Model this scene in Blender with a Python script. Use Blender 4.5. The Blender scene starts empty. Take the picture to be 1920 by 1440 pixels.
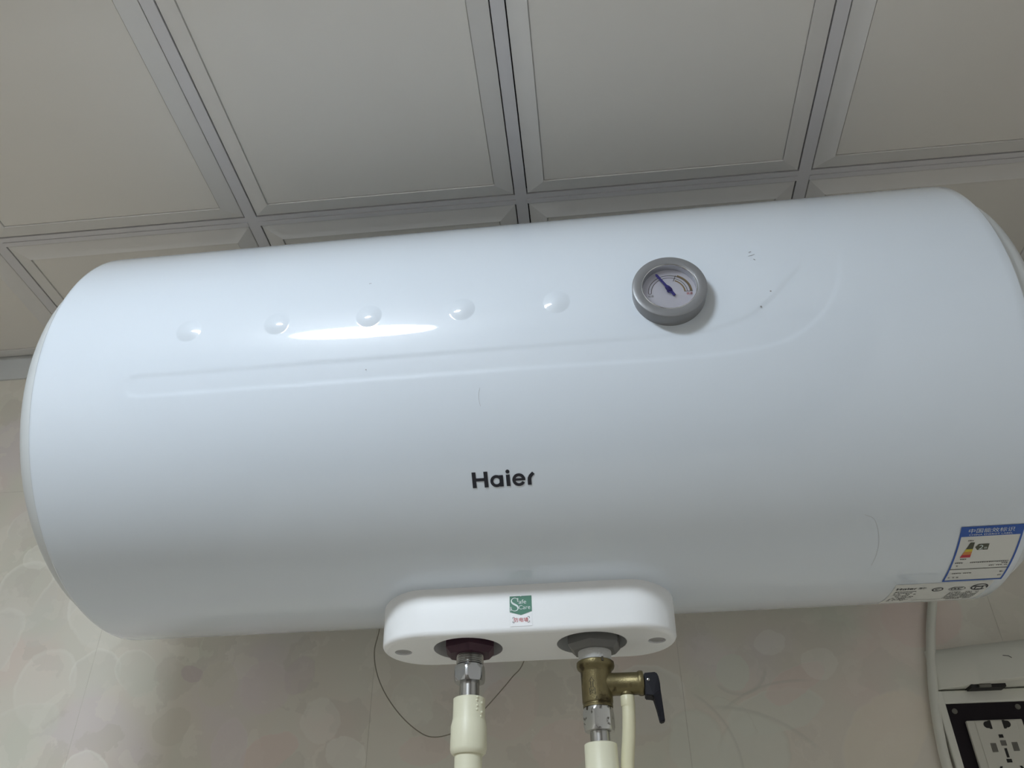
import bpy, bmesh, math, random
import numpy as np
from mathutils import Vector, Matrix
random.seed(7)
SC = bpy.context.scene
COL = SC.collection
PI = math.pi

# ------------------------------------------------------------------ camera, light, exposure
cam_d = bpy.data.cameras.new('camera'); cam = bpy.data.objects.new('camera', cam_d); COL.objects.link(cam)
cam.location = (0.05445, -0.63608, -0.4096)
cam.rotation_euler = (2.18491, 0.01015, 0.11262)
cam_d.sensor_width = 36.0; cam_d.lens = 1577.69*36.0/1920.0; cam_d.clip_start = 0.01
SC.camera = cam
SC.cycles.diffuse_bounces = 6; SC.cycles.max_bounces = 8
SC.cycles.adaptive_threshold = 0.16
world = bpy.data.worlds.new('world'); SC.world = world; world.use_nodes = True
world.node_tree.nodes['Background'].inputs[0].default_value = (0.5, 0.52, 0.55, 1)
world.node_tree.nodes['Background'].inputs[1].default_value = 0.05
LAMP_C = (-0.293, -0.845); LAMP_R = 0.115
LAMP_STRENGTH = 84.0; LAMP_COLOR = (0.88, 0.97, 1.06)
SC.view_settings.view_transform = 'Standard'; SC.view_settings.look = 'None'
SC.view_settings.exposure = 0.0; SC.view_settings.gamma = 1.0; SC.view_settings.use_curve_mapping = False

# ------------------------------------------------------------------ dimensions (metres)
R = 0.174; HL = 0.35434           # heater radius, half length
ZC = 0.28039; YW = 0.192          # ceiling height, back wall plane
ZF = ZC - 2.05                    # floor
GX, GY, GYAW = -0.29943, -0.01102, 0.01056   # ceiling grid origin and turn
XL, XR, YF = -0.93, 0.626, -1.27   # the room's other walls

# ------------------------------------------------------------------ materials
def new_mat(name):
    m = bpy.data.materials.new(name); m.use_nodes = True
    nt = m.node_tree; return m, nt, nt.nodes['Principled BSDF']
def mat(name, color, rough=0.5, metal=0.0, var=0.04, scale=40.0, bump=0.0, bump_scale=200.0, coat=0.0, spec=0.5, dark=None, dark_scale=60.0, dark_at=0.62):
    """plain procedural material: a colour broken up by soft noise, optional relief, optional spots"""
    m, nt, b = new_mat(name); N = nt.nodes; L = nt.links
    tc = N.new('ShaderNodeTexCoord')
    ns = N.new('ShaderNodeTexNoise'); ns.inputs['Scale'].default_value = scale; ns.inputs['Detail'].default_value = 1
    L.new(tc.outputs['Object'], ns.inputs['Vector'])
    mx = N.new('ShaderNodeMix'); mx.data_type = 'RGBA'
    c = Vector(color[:3])
    mx.inputs[6].default_value = (*[max(0, v*(1-var)) for v in c], 1); mx.inputs[7].default_value = (*[min(1, v*(1+var)) for v in c], 1)
    L.new(ns.outputs['Fac'], mx.inputs[0]); out = mx.outputs[2]
    if dark:
        n2 = N.new('ShaderNodeTexNoise'); n2.inputs['Scale'].default_value = dark_scale; n2.inputs['Detail'].default_value = 4
        L.new(tc.outputs['Object'], n2.inputs['Vector'])
        mr = N.new('ShaderNodeMapRange'); mr.inputs['From Min'].default_value = dark_at; mr.inputs['From Max'].default_value = dark_at+0.08
        L.new(n2.outputs['Fac'], mr.inputs['Value'])
        m2 = N.new('ShaderNodeMix'); m2.data_type = 'RGBA'; m2.inputs[7].default_value = (*dark, 1)
        L.new(mr.outputs[0], m2.inputs[0]); L.new(out, m2.inputs[6]); out = m2.outputs[2]
    L.new(out, b.inputs['Base Color'])
    b.inputs['Roughness'].default_value = rough; b.inputs['Metallic'].default_value = metal
    b.inputs['Specular IOR Level'].default_value = spec
    if coat: b.inputs['Coat Weight'].default_value = coat; b.inputs['Coat Roughness'].default_value = 0.04
    if bump:
        n3 = N.new('ShaderNodeTexNoise'); n3.inputs['Scale'].default_value = bump_scale; n3.inputs['Detail'].default_value = 4
        L.new(tc.outputs['Object'], n3.inputs['Vector'])
        bp = N.new('ShaderNodeBump'); bp.inputs['Strength'].default_value = bump; bp.inputs['Distance'].default_value = 0.001
        L.new(n3.outputs['Fac'], bp.inputs['Height']); L.new(bp.outputs[0], b.inputs['Normal'])
    return m

M = {}
M['enamel'] = mat('white enamel', (0.715, 0.785, 0.86), 0.34, var=0.008, scale=6, coat=1.0, spec=0.2)
M['cap'] = mat('end cap plastic', (0.66, 0.70, 0.72), 0.35, var=0.01)
M['cover'] = mat('white cover plastic', (0.92, 0.94, 0.95), 0.30, var=0.005)
M['bezel'] = mat('grey bezel', (0.24, 0.245, 0.255), 0.38, metal=0.25, var=0.02)
M['bezel_lip'] = mat('bright inner lip', (0.62, 0.64, 0.66), 0.16, metal=0.9, var=0.02)
M['dial'] = mat('dial white', (0.80, 0.80, 0.84), 0.5, var=0.01)
M['needle'] = mat('blue needle', (0.045, 0.04, 0.24), 0.35, var=0.03)
M['ink'] = mat('dark ink', (0.012, 0.013, 0.022), 0.42, var=0.02)
M['ink_soft'] = mat('grey ink', (0.13, 0.125, 0.12), 0.5, var=0.02)
M['hair'] = mat('faint hair', (0.42, 0.42, 0.42), 0.5, var=0.02)
M['scuff'] = mat('scuff grey', (0.26, 0.26, 0.26), 0.6, var=0.02)
M['ink_brown'] = mat('ochre ink', (0.34, 0.25, 0.13), 0.5, var=0.02)
M['ink_red'] = mat('red ink', (0.50, 0.03, 0.05), 0.5, var=0.02)
M['ink_blue'] = mat('label blue', (0.025, 0.10, 0.42), 0.45, var=0.03)
M['ink_green'] = mat('sticker green', (0.012, 0.16, 0.085), 0.4, var=0.05)
M['ink_white'] = mat('white print', (0.70, 0.78, 0.76), 0.5, var=0.02)
M['ink_olive'] = mat('olive ink', (0.07, 0.075, 0.05), 0.5, var=0.02)
M['ink_yellow'] = mat('yellow ink', (0.62, 0.52, 0.05), 0.5, var=0.02)
M['ink_orange'] = mat('orange ink', (0.60, 0.24, 0.06), 0.5, var=0.02)
M['paper'] = mat('label paper', (0.70, 0.71, 0.68), 0.45, var=0.01)
M['sticker_paper'] = mat('sticker paper', (0.84, 0.85, 0.86), 0.35, var=0.01)
M['nut_purple'] = mat('purple nylon nut', (0.050, 0.014, 0.030), 0.55, var=0.1, scale=200)
M['nut_grey'] = mat('grey nylon nut', (0.17, 0.17, 0.165), 0.55, var=0.05)
M['tape'] = mat('white thread tape', (0.62, 0.63, 0.62), 0.6, var=0.05, bump=0.6, bump_scale=600)
M['chrome'] = mat('chromed brass', (0.46, 0.47, 0.48), 0.16, metal=1.0, var=0.05)
M['chrome_worn'] = mat('worn chrome', (0.55, 0.55, 0.53), 0.3, metal=0.9, var=0.08, dark=(0.07, 0.055, 0.04), dark_scale=190, dark_at=0.56)
M['steel'] = mat('turned steel', (0.42, 0.42, 0.41), 0.26, metal=1.0, var=0.06)
M['brass'] = mat('old brass', (0.185, 0.155, 0.078), 0.42, metal=0.8, dark=(0.055, 0.042, 0.02), dark_scale=70, dark_at=0.56, var=0.2, scale=150, bump=0.15, bump_scale=900)  # dark blotches put in for the cover's shade on the valve lip
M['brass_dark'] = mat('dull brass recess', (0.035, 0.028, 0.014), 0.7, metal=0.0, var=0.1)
M['black'] = mat('black plastic', (0.009, 0.009, 0.013), 0.6, var=0.05, spec=0.25)
M['cream'] = mat('cream PPR plastic', (0.76, 0.75, 0.58), 0.42, var=0.015, scale=60)
M['hose'] = mat('cream hose', (0.70, 0.67, 0.47), 0.4, var=0.02)
M['wire'] = mat('thin wire', (0.26, 0.235, 0.18), 0.5, var=0.05)
M['pvc'] = mat('white pvc', (0.70, 0.70, 0.63), 0.4, var=0.02)
M['plum'] = mat('plum panel', (0.012, 0.008, 0.011), 0.6, var=0.1, spec=0.2)
M['socket'] = mat('socket plastic', (0.58, 0.57, 0.50), 0.4, var=0.015)
M['hole'] = mat('dark hole', (0.012, 0.011, 0.010), 0.7, var=0.05)
M['shutter'] = mat('grey shutter', (0.14, 0.135, 0.115), 0.6, var=0.05)
M['hole_shade'] = mat('screw recess', (0.34, 0.34, 0.34), 0.6, var=0.02)
M['panel'] = mat('ceiling panel', (0.80, 0.77, 0.715), 0.42, metal=0.0, var=0.02, scale=9, bump=0.02, bump_scale=1500)
M['rail'] = mat('ceiling rail', (0.71, 0.695, 0.705), 0.38, var=0.02)
M['bevel'] = mat('shaded panel edge', (0.765, 0.745, 0.715), 0.4, var=0.02)  # greyer copy of the panel colour, with the bevel's shading put in
M['slab'] = mat('dark void above ceiling', (0.05, 0.05, 0.05), 0.9, var=0.1)
M['trim'] = mat('white edge trim', (0.66, 0.68, 0.68), 0.4, var=0.01)
M['grout'] = mat('beige grout', (0.68, 0.65, 0.58), 0.8, var=0.05)
M['room'] = mat('pale bathroom tile', (0.80, 0.77, 0.73), 0.5, var=0.01, scale=4)
M['floor'] = mat('beige floor', (0.95, 0.91, 0.85), 0.5, var=0.01, scale=5)
M['dim_wall'] = mat('dark unseen wall', (0.23, 0.20, 0.17), 0.5, var=0.15, scale=3)  # unseen front wall, its dark finish invented to throw back less light
M['room_side'] = mat('beige bathroom tile', (0.66, 0.62, 0.56), 0.5, var=0.05, scale=4)
M['lamp_ring'] = mat('lamp ring', (0.8, 0.8, 0.8), 0.4, var=0.01)
gm, gnt, gb = new_mat('gauge glass')
gb.inputs['Transmission Weight'].default_value = 1.0; gb.inputs['Roughness'].default_value = 0.0; gb.inputs['IOR'].default_value = 1.15
gb.inputs['Base Color'].default_value = (0.97, 0.97, 1.0, 1); M['glass'] = gm
em, ent, eb = new_mat('lamp diffuser')
eb.inputs['Base Color'].default_value = (0.9, 0.9, 0.9, 1); eb.inputs['Emission Color'].default_value = (*LAMP_COLOR, 1); eb.inputs['Emission Strength'].default_value = LAMP_STRENGTH
M['diffuser'] = em

STEMS = [(0.1500, -0.3260, 0.1200, 0.75, 1.55, 0.004), (0.1780, -0.1690, 0.0270, -2.4, -0.2, 0.004), (0.0900, -0.2600, 0.0800, -0.1, 0.95, 0.003), (0.2300, -0.3000, 0.1150, 1.5, 2.2, 0.003)]
def wall_material(area=None):
    """glazed tile printed with faint pale flowers: blotches of beige, grey green and rose, petals drawn one by one"""
    m, nt, b = new_mat('floral wall tile'); N = nt.nodes; L = nt.links
    geo = N.new('ShaderNodeNewGeometry')
    def noise(scale, detail, seed, rough=0.5):
        mp = N.new('ShaderNodeMapping'); mp.inputs['Location'].default_value = (seed, seed*0.7, seed*1.3); L.new(geo.outputs['Position'], mp.inputs[0])
        n = N.new('ShaderNodeTexNoise'); n.inputs['Scale'].default_value = scale; n.inputs['Detail'].default_value = detail; n.inputs['Roughness'].default_value = rough
        L.new(mp.outputs[0], n.inputs['Vector']); return n
    def ramp(src, lo, hi):
        mr = N.new('ShaderNodeMapRange'); mr.inputs['From Min'].default_value = lo; mr.inputs['From Max'].default_value = hi; mr.interpolation_type = 'SMOOTHSTEP'
        L.new(src, mr.inputs['Value']); return mr.outputs[0]
    def mix(fac, a, col, amount=1.0):
        x = N.new('ShaderNodeMix'); x.data_type = 'RGBA'
        if isinstance(fac, float): x.inputs[0].default_value = fac
        else:
            k = N.new('ShaderNodeMath'); k.operation = 'MULTIPLY'; k.inputs[1].default_value = amount; L.new(fac, k.inputs[0]); L.new(k.outputs[0], x.inputs[0])
        if isinstance(a, tuple): x.inputs[6].default_value = (*a, 1)
        else: L.new(a, x.inputs[6])
        x.inputs[7].default_value = (*col, 1); return x.outputs[2]
    col = mix(ramp(noise(7, 2, 3.1).outputs['Fac'], 0.35, 0.65), (0.742, 0.689, 0.602), (0.759, 0.735, 0.647))
    col = mix(ramp(noise(9, 2, 9.4).outputs['Fac'], 0.50, 0.72), col, (0.782, 0.659, 0.594), 0.75)       # rose
    col = mix(ramp(noise(11, 2, 17.2).outputs['Fac'], 0.52, 0.70), col, (0.689, 0.697, 0.594), 0.7)      # grey green
    col = mix(ramp(noise(8, 2, 25.7).outputs['Fac'], 0.56, 0.72), col, (0.742, 0.673, 0.676), 0.7)    # lilac grey
    # small crowded petals: two layers of warped cells
    wn = noise(24, 4, 41.0, 0.6)
    for seed, sc, lighten, amt in ((0.0, 30.0, (0.845, 0.802, 0.713), 0.40), (5.3, 21.0, (0.626, 0.583, 0.512), 0.45)):
        mp = N.new('ShaderNodeMapping'); mp.inputs['Location'].default_value = (seed, 0, seed); L.new(geo.outputs['Position'], mp.inputs[0])
        ad = N.new('ShaderNodeVectorMath'); ad.operation = 'MULTIPLY_ADD'
        L.new(wn.outputs['Color'], ad.inputs[0]); ad.inputs[1].default_value = (0.07, 0.07, 0.07); L.new(mp.outputs[0], ad.inputs[2])
        v = N.new('ShaderNodeTexVoronoi'); v.inputs['Scale'].default_value = sc; L.new(ad.outputs[0], v.inputs['Vector'])
        sel = N.new('ShaderNodeSeparateColor'); L.new(v.outputs['Color'], sel.inputs[0])
        near = ramp(v.outputs['Distance'], 0.52, 0.46); pick = ramp(sel.outputs[0], 0.5, 0.52)
        ml = N.new('ShaderNodeMath'); ml.operation = 'MULTIPLY'; L.new(near, ml.inputs[0]); L.new(pick, ml.inputs[1])
        col = mix(ml.outputs[0], col, lighten, amt*(0.45 if area and area[0] > 0.1 else 0.9))
    # large petals and stems: x, z, half width, half height, turn, fill colour, fill, edge colour, edge
    GRN = (0.736, 0.741, 0.653); LGT = (0.920, 0.908, 0.832); DRK = (0.610, 0.583, 0.490); ROS = (0.782, 0.635, 0.579); GRY = (0.720, 0.711, 0.653)
    petals = [
        (0.174, -0.176, 0.016, 0.017, 0.2, GRN, 0.8, DRK, 0.0), (0.1745, -0.178, 0.026, 0.024, 0.2, LGT, 0.0, GRN, 0.35),
        (0.092, -0.196, 0.037, 0.032, 0.0, GRY, 0.35, LGT, 0.45), (0.133, -0.243, 0.027, 0.036, 0.15, GRN, 0.75, DRK, 0.3),
        (0.182, -0.246, 0.030, 0.034, -0.35, GRN, 0.7, DRK, 0.45), (0.205, -0.212, 0.045, 0.018, 0.22, GRN, 0.6, LGT, 0.25),
        (0.168, -0.214, 0.024, 0.009, -0.75, GRN, 0.35, DRK, 0.4), (0.230, -0.186, 0.034, 0.012, 0.5, ROS, 0.5, LGT, 0.15),
        (0.255, -0.170, 0.018, 0.014, 0.1, LGT, 0.25, LGT, 0.1), (0.215, -0.150, 0.015, 0.012, 0.4, LGT, 0.3, LGT, 0.1),
        (0.300, -0.236, 0.05, 0.03, 0.7, (0.814, 0.741, 0.609), 0.5, LGT, 0.1), (0.36, -0.13, 0.04, 0.03, 0.2, ROS, 0.5, GRN, 0.2),
        (-0.574, -0.060, 0.034, 0.042, 0.5, GRY, 0.3, LGT, 0.65), (-0.535, -0.070, 0.026, 0.052, -0.35, GRY, 0.3, LGT, 0.55),
        (-0.575, -0.014, 0.018, 0.016, 0.3, LGT, 0.35, LGT, 0.5), (-0.520, -0.022, 0.010, 0.022, -0.3, LGT, 0.4, LGT, 0.3),
        (-0.485, -0.082, 0.030, 0.050, 0.6, LGT, 0.25, LGT, 0.6), (-0.470, -0.150, 0.028, 0.026, 0.1, GRY, 0.25, LGT, 0.55),
        (-0.520, -0.160, 0.032, 0.040, 0.2, LGT, 0.2, LGT, 0.35), (-0.425, -0.150, 0.02, 0.028, 0.7, GRN, 0.4, LGT, 0.4),
        (-0.455, -0.250, 0.026, 0.024, 0.0, LGT, 0.35, LGT, 0.6), (-0.60, -0.12, 0.03, 0.05, -0.5, GRY, 0.3, LGT, 0.35),
        (-0.60, 0.03, 0.03, 0.02, 0.5, GRY, 0.3, LGT, 0.35), (-0.54, -0.21, 0.05, 0.03, 0.4, GRN, 0.3, LGT, 0.2),
        (-0.375, -0.205, 0.02, 0.016, 0.3, DRK, 0.3, DRK, 0.2), (-0.365, -0.155, 0.012, 0.009, -0.4, (0.626, 0.545, 0.536), 0.7, DRK, 0.2),
        (-0.335, -0.165, 0.022, 0.024, 0.2, (0.736, 0.697, 0.594), 0.5, LGT, 0.1), (-0.285, -0.170, 0.026, 0.028, 0.6, (0.751, 0.666, 0.653), 0.5, LGT, 0.1),
        (-0.250, -0.160, 0.016, 0.02, -0.4, (0.689, 0.606, 0.594), 0.5, DRK, 0.2), (-0.225, -0.205, 0.018, 0.022, 0.2, LGT, 0.25, LGT, 0.15),
        (-0.270, -0.232, 0.028, 0.016, 0.3, ROS, 0.6, LGT, 0.1), (-0.195, -0.236, 0.022, 0.014, -0.4, LGT, 0.35, LGT, 0.2),
        (-0.31, -0.228, 0.018, 0.028, 0.1, (0.766, 0.689, 0.684), 0.6, LGT, 0.1), (-0.135, -0.190, 0.02, 0.026, 0.1, GRN, 0.25, LGT, 0.15),
        (-0.12, -0.235, 0.026, 0.014, 0.1, ROS, 0.4, LGT, 0.05), (0.01, -0.235, 0.03, 0.022, 0.3, ROS, 0.4, LGT, 0.05), (-0.04, -0.20, 0.03, 0.028, 0.9, ROS, 0.3, GRN, 0.1),
    ]
    ad = N.new('ShaderNodeVectorMath'); ad.operation = 'MULTIPLY_ADD'; L.new(wn.outputs['Color'], ad.inputs[0]); ad.inputs[1].default_value = (0.016, 0, 0.016); L.new(geo.outputs['Position'], ad.inputs[2])
    sb = N.new('ShaderNodeVectorMath'); sb.operation = 'SUBTRACT'; L.new(ad.outputs[0], sb.inputs[0]); sb.inputs[1].default_value = (0.008, 0, 0.008)
    for (px, pz, rx, rz, tn, fc, fa, ec, ea) in petals:
        if area is None: break
        rm = max(rx, rz)*1.1 + 0.006
        if px+rm < area[0] or px-rm > area[1] or pz+rm < area[2] or pz-rm > area[3]: continue
        mp = N.new('ShaderNodeMapping'); mp.vector_type = 'TEXTURE'
        mp.inputs['Location'].default_value = (px, YW, pz); mp.inputs['Rotation'].default_value = (0, -tn, 0); mp.inputs['Scale'].default_value = (rx, 1.0, rz)
        L.new(sb.outputs[0], mp.inputs[0])
        ln = N.new('ShaderNodeVectorMath'); ln.operation = 'LENGTH'; L.new(mp.outputs[0], ln.inputs[0])
        if fa: col = mix(ramp(ln.outputs['Value'], 1.03, 0.93), col, fc, fa)
        if ea:
            k1 = ramp(ln.outputs['Value'], 0.86, 0.985); k2 = ramp(ln.outputs['Value'], 1.04, 0.995)
            ml = N.new('ShaderNodeMath'); ml.operation = 'MULTIPLY'; L.new(k1, ml.inputs[0]); L.new(k2, ml.inputs[1])
            # the edge line shows on one side of the petal only
            sp = N.new('ShaderNodeSeparateXYZ'); L.new(mp.outputs[0], sp.inputs[0]); sd = ramp(sp.outputs['Z'], -0.5, 0.4)
            m2 = N.new('ShaderNodeMath'); m2.operation = 'MULTIPLY'; L.new(ml.outputs[0], m2.inputs[0]); L.new(sd, m2.inputs[1])
            col = mix(m2.outputs[0], col, ec, ea*0.62)
    for pts in STEMS:        # printed stems: thin soft lines, each a chain of arcs
        for (cx, cz, rad, a0, a1, wd) in [pts]:
            if area is None or cx+rad < area[0] or cx-rad > area[1]: continue
            mp = N.new('ShaderNodeVectorMath'); mp.operation = 'SUBTRACT'; mp.inputs[1].default_value = (cx, YW, cz); L.new(geo.outputs['Position'], mp.inputs[0])
            ln = N.new('ShaderNodeVectorMath'); ln.operation = 'LENGTH'; L.new(mp.outputs[0], ln.inputs[0])
            k1 = ramp(ln.outputs['Value'], rad-wd, rad); k2 = ramp(ln.outputs['Value'], rad+wd*0.5, rad)
            sp = N.new('ShaderNodeSeparateXYZ'); L.new(mp.outputs[0], sp.inputs[0])
            at = N.new('ShaderNodeMath'); at.operation = 'ARCTAN2'; L.new(sp.outputs['Z'], at.inputs[0]); L.new(sp.outputs['X'], at.inputs[1])
            k3 = ramp(at.outputs[0], a0-0.1, a0+0.1); k4 = ramp(at.outputs[0], a1+0.1, a1-0.1); o = k1
            for k in (k2, k3, k4):
                ml = N.new('ShaderNodeMath'); ml.operation = 'MULTIPLY'; L.new(o, ml.inputs[0]); L.new(k, ml.inputs[1]); o = ml.outputs[0]
            col = mix(o, col, (0.56, 0.55, 0.48), 0.40)
    L.new(col, b.inputs['Base Color']); b.inputs['Roughness'].default_value = 0.38
    return m
M['wall'] = wall_material()

# ------------------------------------------------------------------ object helpers
ORIGIN = {}
def put(o, parent):
    COL.objects.link(o)
    if parent is not None: o.parent = parent
def thing(name, label, cat, loc, group=None):
    o = bpy.data.objects.new(name, None); o.empty_display_size = 0.02; o.location = loc; COL.objects.link(o)
    o['label'] = label; o['category'] = cat
    if group: o['group'] = group
    ORIGIN[o.name] = Vector(loc); return o
def obj(name, vf, m, parent=None, smooth=True, label=None, mats=None, midx=None, angle=35):
    """one mesh object; vertices are given in world space"""
    v, f = vf
    off = Vector((0, 0, 0)); p = parent
    while p is not None:
        if p.name in ORIGIN: off = ORIGIN[p.name]; break
        p = p.parent
    me = bpy.data.meshes.new(name)
    me.from_pydata([tuple(Vector(a) - off) for a in v] if off.length else [tuple(a) for a in v], [], [tuple(x) for x in f]); me.update()
    for mm in (mats or [m]): me.materials.append(M[mm])
    if midx: me.polygons.foreach_set('material_index', midx)
    if smooth:
        me.polygons.foreach_set('use_smooth', [True]*len(me.polygons))
        if angle < 180: me.set_sharp_from_angle(angle=math.radians(angle))
    o = bpy.data.objects.new(name, me); put(o, parent)
    if label: o['label'] = label
    return o
def tag(o, label=None, cat=None, kind=None):
    if label: o['label'] = label
    if cat: o['category'] = cat
    if kind: o['kind'] = kind
    return o
def join(*parts):
    V, F = [], []
    for v, f in parts:
        n = len(V); V += [tuple(a) for a in v]; F += [tuple(i+n for i in x) for x in f]
    return V, F
def box(x0, x1, y0, y1, z0, z1):
    v = [(x, y, z) for z in (z0, z1) for y in (y0, y1) for x in (x0, x1)]
    return v, [(0, 2, 3, 1), (4, 5, 7, 6), (0, 1, 5, 4), (2, 6, 7, 3), (0, 4, 6, 2), (1, 3, 7, 5)]
def bevel_box(x0, x1, y0, y1, z0, z1, r, seg=3):
    bm = bmesh.new(); v, f = box(x0, x1, y0, y1, z0, z1); bv = [bm.verts.new(a) for a in v]
    for x in f: bm.faces.new([bv[i] for i in x])
    bmesh.ops.bevel(bm, geom=bm.edges[:], offset=r, segments=seg, affect='EDGES', profile=0.5)
    bm.verts.index_update(); out = ([v.co.copy() for v in bm.verts], [[q.index for q in x.verts] for x in bm.faces]); bm.free(); return out
def frame_of(n):
    n = Vector(n).normalized(); a = Vector((0, 0, 1)) if abs(n.z) < 0.9 else Vector((1, 0, 0))
    u = a.cross(n).normalized(); return u, n.cross(u), n
def lathe(profile, c, axis=(0, 0, 1), n=48, cap0=True, cap1=True, poly=None, turn=0.0):
    """profile: (radius, distance along axis). poly: 6 makes a six-sided body"""
    u, w, a = frame_of(axis); c = Vector(c); k = poly or n; V, F = [], []
    for r, h in profile:
        for i in range(k):
            t = 2*PI*i/k + turn; V.append(c + a*h + (u*math.cos(t) + w*math.sin(t))*r)
    for j in range(len(profile)-1):
        for i in range(k):
            i2 = (i+1) % k; F.append((j*k+i, j*k+i2, (j+1)*k+i2, (j+1)*k+i))
    if cap0: F.append(tuple(reversed(range(k))))
    if cap1: F.append(tuple((len(profile)-1)*k+i for i in range(k)))
    return V, F
def hex_nut(c, z0, z1, r, turn=0.0, ch=0.0018, n=48):
    """upright hexagon nut with the corners turned off round at both ends"""
    V, F = [], []; rows = []
    zs = [z0, z0+ch*0.4, z0+ch, z0+ch*1.8, z1-ch*1.8, z1-ch, z1-ch*0.4, z1]; 
    for z in zs:
        e = min(z-z0, z1-z); lim = r*0.90 + min(1.0, e/(ch*1.8))*r*0.10
        row = []
        for i in range(n):
            t = 2*PI*i/n; k = ((t - turn) % (PI/3)) - PI/6; rr = min(r*math.cos(PI/6)/math.cos(k), lim)
            row.append(len(V)); V.append((c[0]+rr*math.cos(t), c[1]+rr*math.sin(t), z))
        rows.append(row)
    for a, b in zip(rows, rows[1:]):
        for i in range(n): F.append((a[i], a[(i+1) % n], b[(i+1) % n], b[i]))
    F.append(tuple(reversed(rows[0]))); F.append(tuple(rows[-1])); return V, F
def catmull(pts, sub=8):
    P = [Vector(p) for p in pts]; P = [P[0]*2-P[1]] + P + [P[-1]*2-P[-2]]; out = []
    for i in range(1, len(P)-2):
        for k in range(sub):
            t = k/sub; a, b, c, d = P[i-1:i+3]
            out.append(0.5*((2*b) + (c-a)*t + (2*a-5*b+4*c-d)*t*t + (3*b-a-3*c+d)*t**3))
    out.append(P[-2]); return out
def tube(path, r, n=16):
    V, F = [], []; path = [Vector(p) for p in path]; up = None
    rad = r if callable(r) else (lambda t: r)
    for i, p in enumerate(path):
        d = (path[min(i+1, len(path)-1)] - path[max(i-1, 0)]).normalized()
        if up is None: up = frame_of(d)[0]
        up = (up - d*up.dot(d)).normalized(); w = d.cross(up); rr = rad(i/(len(path)-1))
        for k in range(n): t = 2*PI*k/n; V.append(p + (up*math.cos(t)+w*math.sin(t))*rr)
    for i in range(len(path)-1):
        for k in range(n): F.append((i*n+k, i*n+(k+1) % n, (i+1)*n+(k+1) % n, (i+1)*n+k))
    F.append(tuple(reversed(range(n)))); F.append(tuple((len(path)-1)*n+k for k in range(n))); return V, F
def extrude(poly, fn, t0, t1):
    """prism from a flat outline; fn(a, b, t) gives the point in space"""
    n = len(poly); V = [fn(a, b, t0) for a, b in poly] + [fn(a, b, t1) for a, b in poly]
    F = [tuple(reversed(range(n))), tuple(range(n, 2*n))] + [(i, (i+1) % n, n+(i+1) % n, n+i) for i in range(n)]
    return V, F

# ---- flat print: 2D meshes that are laid on a surface by a mapping function
_txt = {}
def text2d(body, size=1.0):
    """outline text as a 2D mesh, origin at its lower left, cap height about `size`"""
    if body not in _txt:
        c = bpy.data.curves.new('t', 'FONT'); c.body = body; c.resolution_u = 4; o = bpy.data.objects.new('t', c); COL.objects.link(o)
        dg = bpy.context.evaluated_depsgraph_get(); me = bpy.data.meshes.new_from_object(o.evaluated_get(dg))
        v = [(a.co.x, a.co.y) for a in me.vertices]; f = [tuple(p.vertices) for p in me.polygons]
        bpy.data.objects.remove(o); bpy.data.curves.remove(c); bpy.data.meshes.remove(me); _txt[body] = (v, f)
    return _txt[body]
def fit_text(body, x0, x1, y0, y1):
    v, f = text2d(body); xs = [a[0] for a in v]; ys = [a[1] for a in v]
    sx = (x1-x0)/(max(xs)-min(xs)); sy = (y1-y0)/(max(ys)-min(ys))
    return [(x0+(a-min(xs))*sx, y0+(b-min(ys))*sy) for a, b in v], f
def rect2d(x0, x1, y0, y1, step=0.003):
    nx = max(1, int(math.ceil((x1-x0)/step))); ny = max(1, int(math.ceil((y1-y0)/step))); nx = 1 if nx < 2 else min(nx, 40); ny = min(ny, 40)
    V = [(x0+(x1-x0)*i/nx, y0+(y1-y0)*j/ny) for j in range(ny+1) for i in range(nx+1)]
    F = [(j*(nx+1)+i, j*(nx+1)+i+1, (j+1)*(nx+1)+i+1, (j+1)*(nx+1)+i) for j in range(ny) for i in range(nx)]
    return V, F
def stroke2d(pts, w, closed=False):
    """band of width w (number or list) along a polyline"""
    n = len(pts); V, F = [], []; P = [Vector((a[0], a[1])) for a in pts]
    for i in range(n):
        a = P[(i-1) % n] if (closed or i > 0) else P[i]; b = P[(i+1) % n] if (closed or i < n-1) else P[i]
        d = (b-a).normalized(); nn = Vector((-d.y, d.x)); ww = w[i] if isinstance(w, (list, tuple)) else w
        V += [tuple(P[i]+nn*ww/2), tuple(P[i]-nn*ww/2)]
    for i in range(n if closed else n-1):
        j = (i+1) % n; F.append((2*i+1, 2*j+1, 2*j, 2*i))
    return V, F
def arc_pts(cx, cy, r, a0, a1, n=24, ry=None):
    return [(cx+r*math.cos(math.radians(a0+(a1-a0)*i/n)), cy+(ry or r)*math.sin(math.radians(a0+(a1-a0)*i/n))) for i in range(n+1)]
def disc2d(cx, cy, r, n=28, ry=None):
    return [(cx+r*math.cos(2*PI*i/n), cy+(ry or r)*math.sin(2*PI*i/n)) for i in range(n)], [tuple(range(n))]
def lay(vf, fn): return [fn(a, b) for a, b in vf[0]], vf[1]
def dashes(x0, x1, y, h, seed, fill=0.75):
    """a line of print too small to read: short uneven marks"""
    rr = random.Random(seed); parts = []; x = x0
    while x < x1:
        w = h*rr.uniform(0.5, 1.1)
        if rr.random() < fill: parts.append(rect2d(x, min(x+w, x1), y-h/2*rr.uniform(0.7, 1), y+h/2*rr.uniform(0.7, 1)))
        x += w + h*0.28
    return join2(*parts)
def join2(*parts):
    V, F = [], []
    for v, f in parts: n = len(V); V += list(v); F += [tuple(i+n for i in x) for x in f]
    return V, F

# ------------------------------------------------------------------ the room
CY, SY = math.cos(GYAW), math.sin(GYAW)
def grid(u, v, z=ZC): return Vector((GX + CY*u - SY*v, GY + SY*u + CY*v, z))

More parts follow.
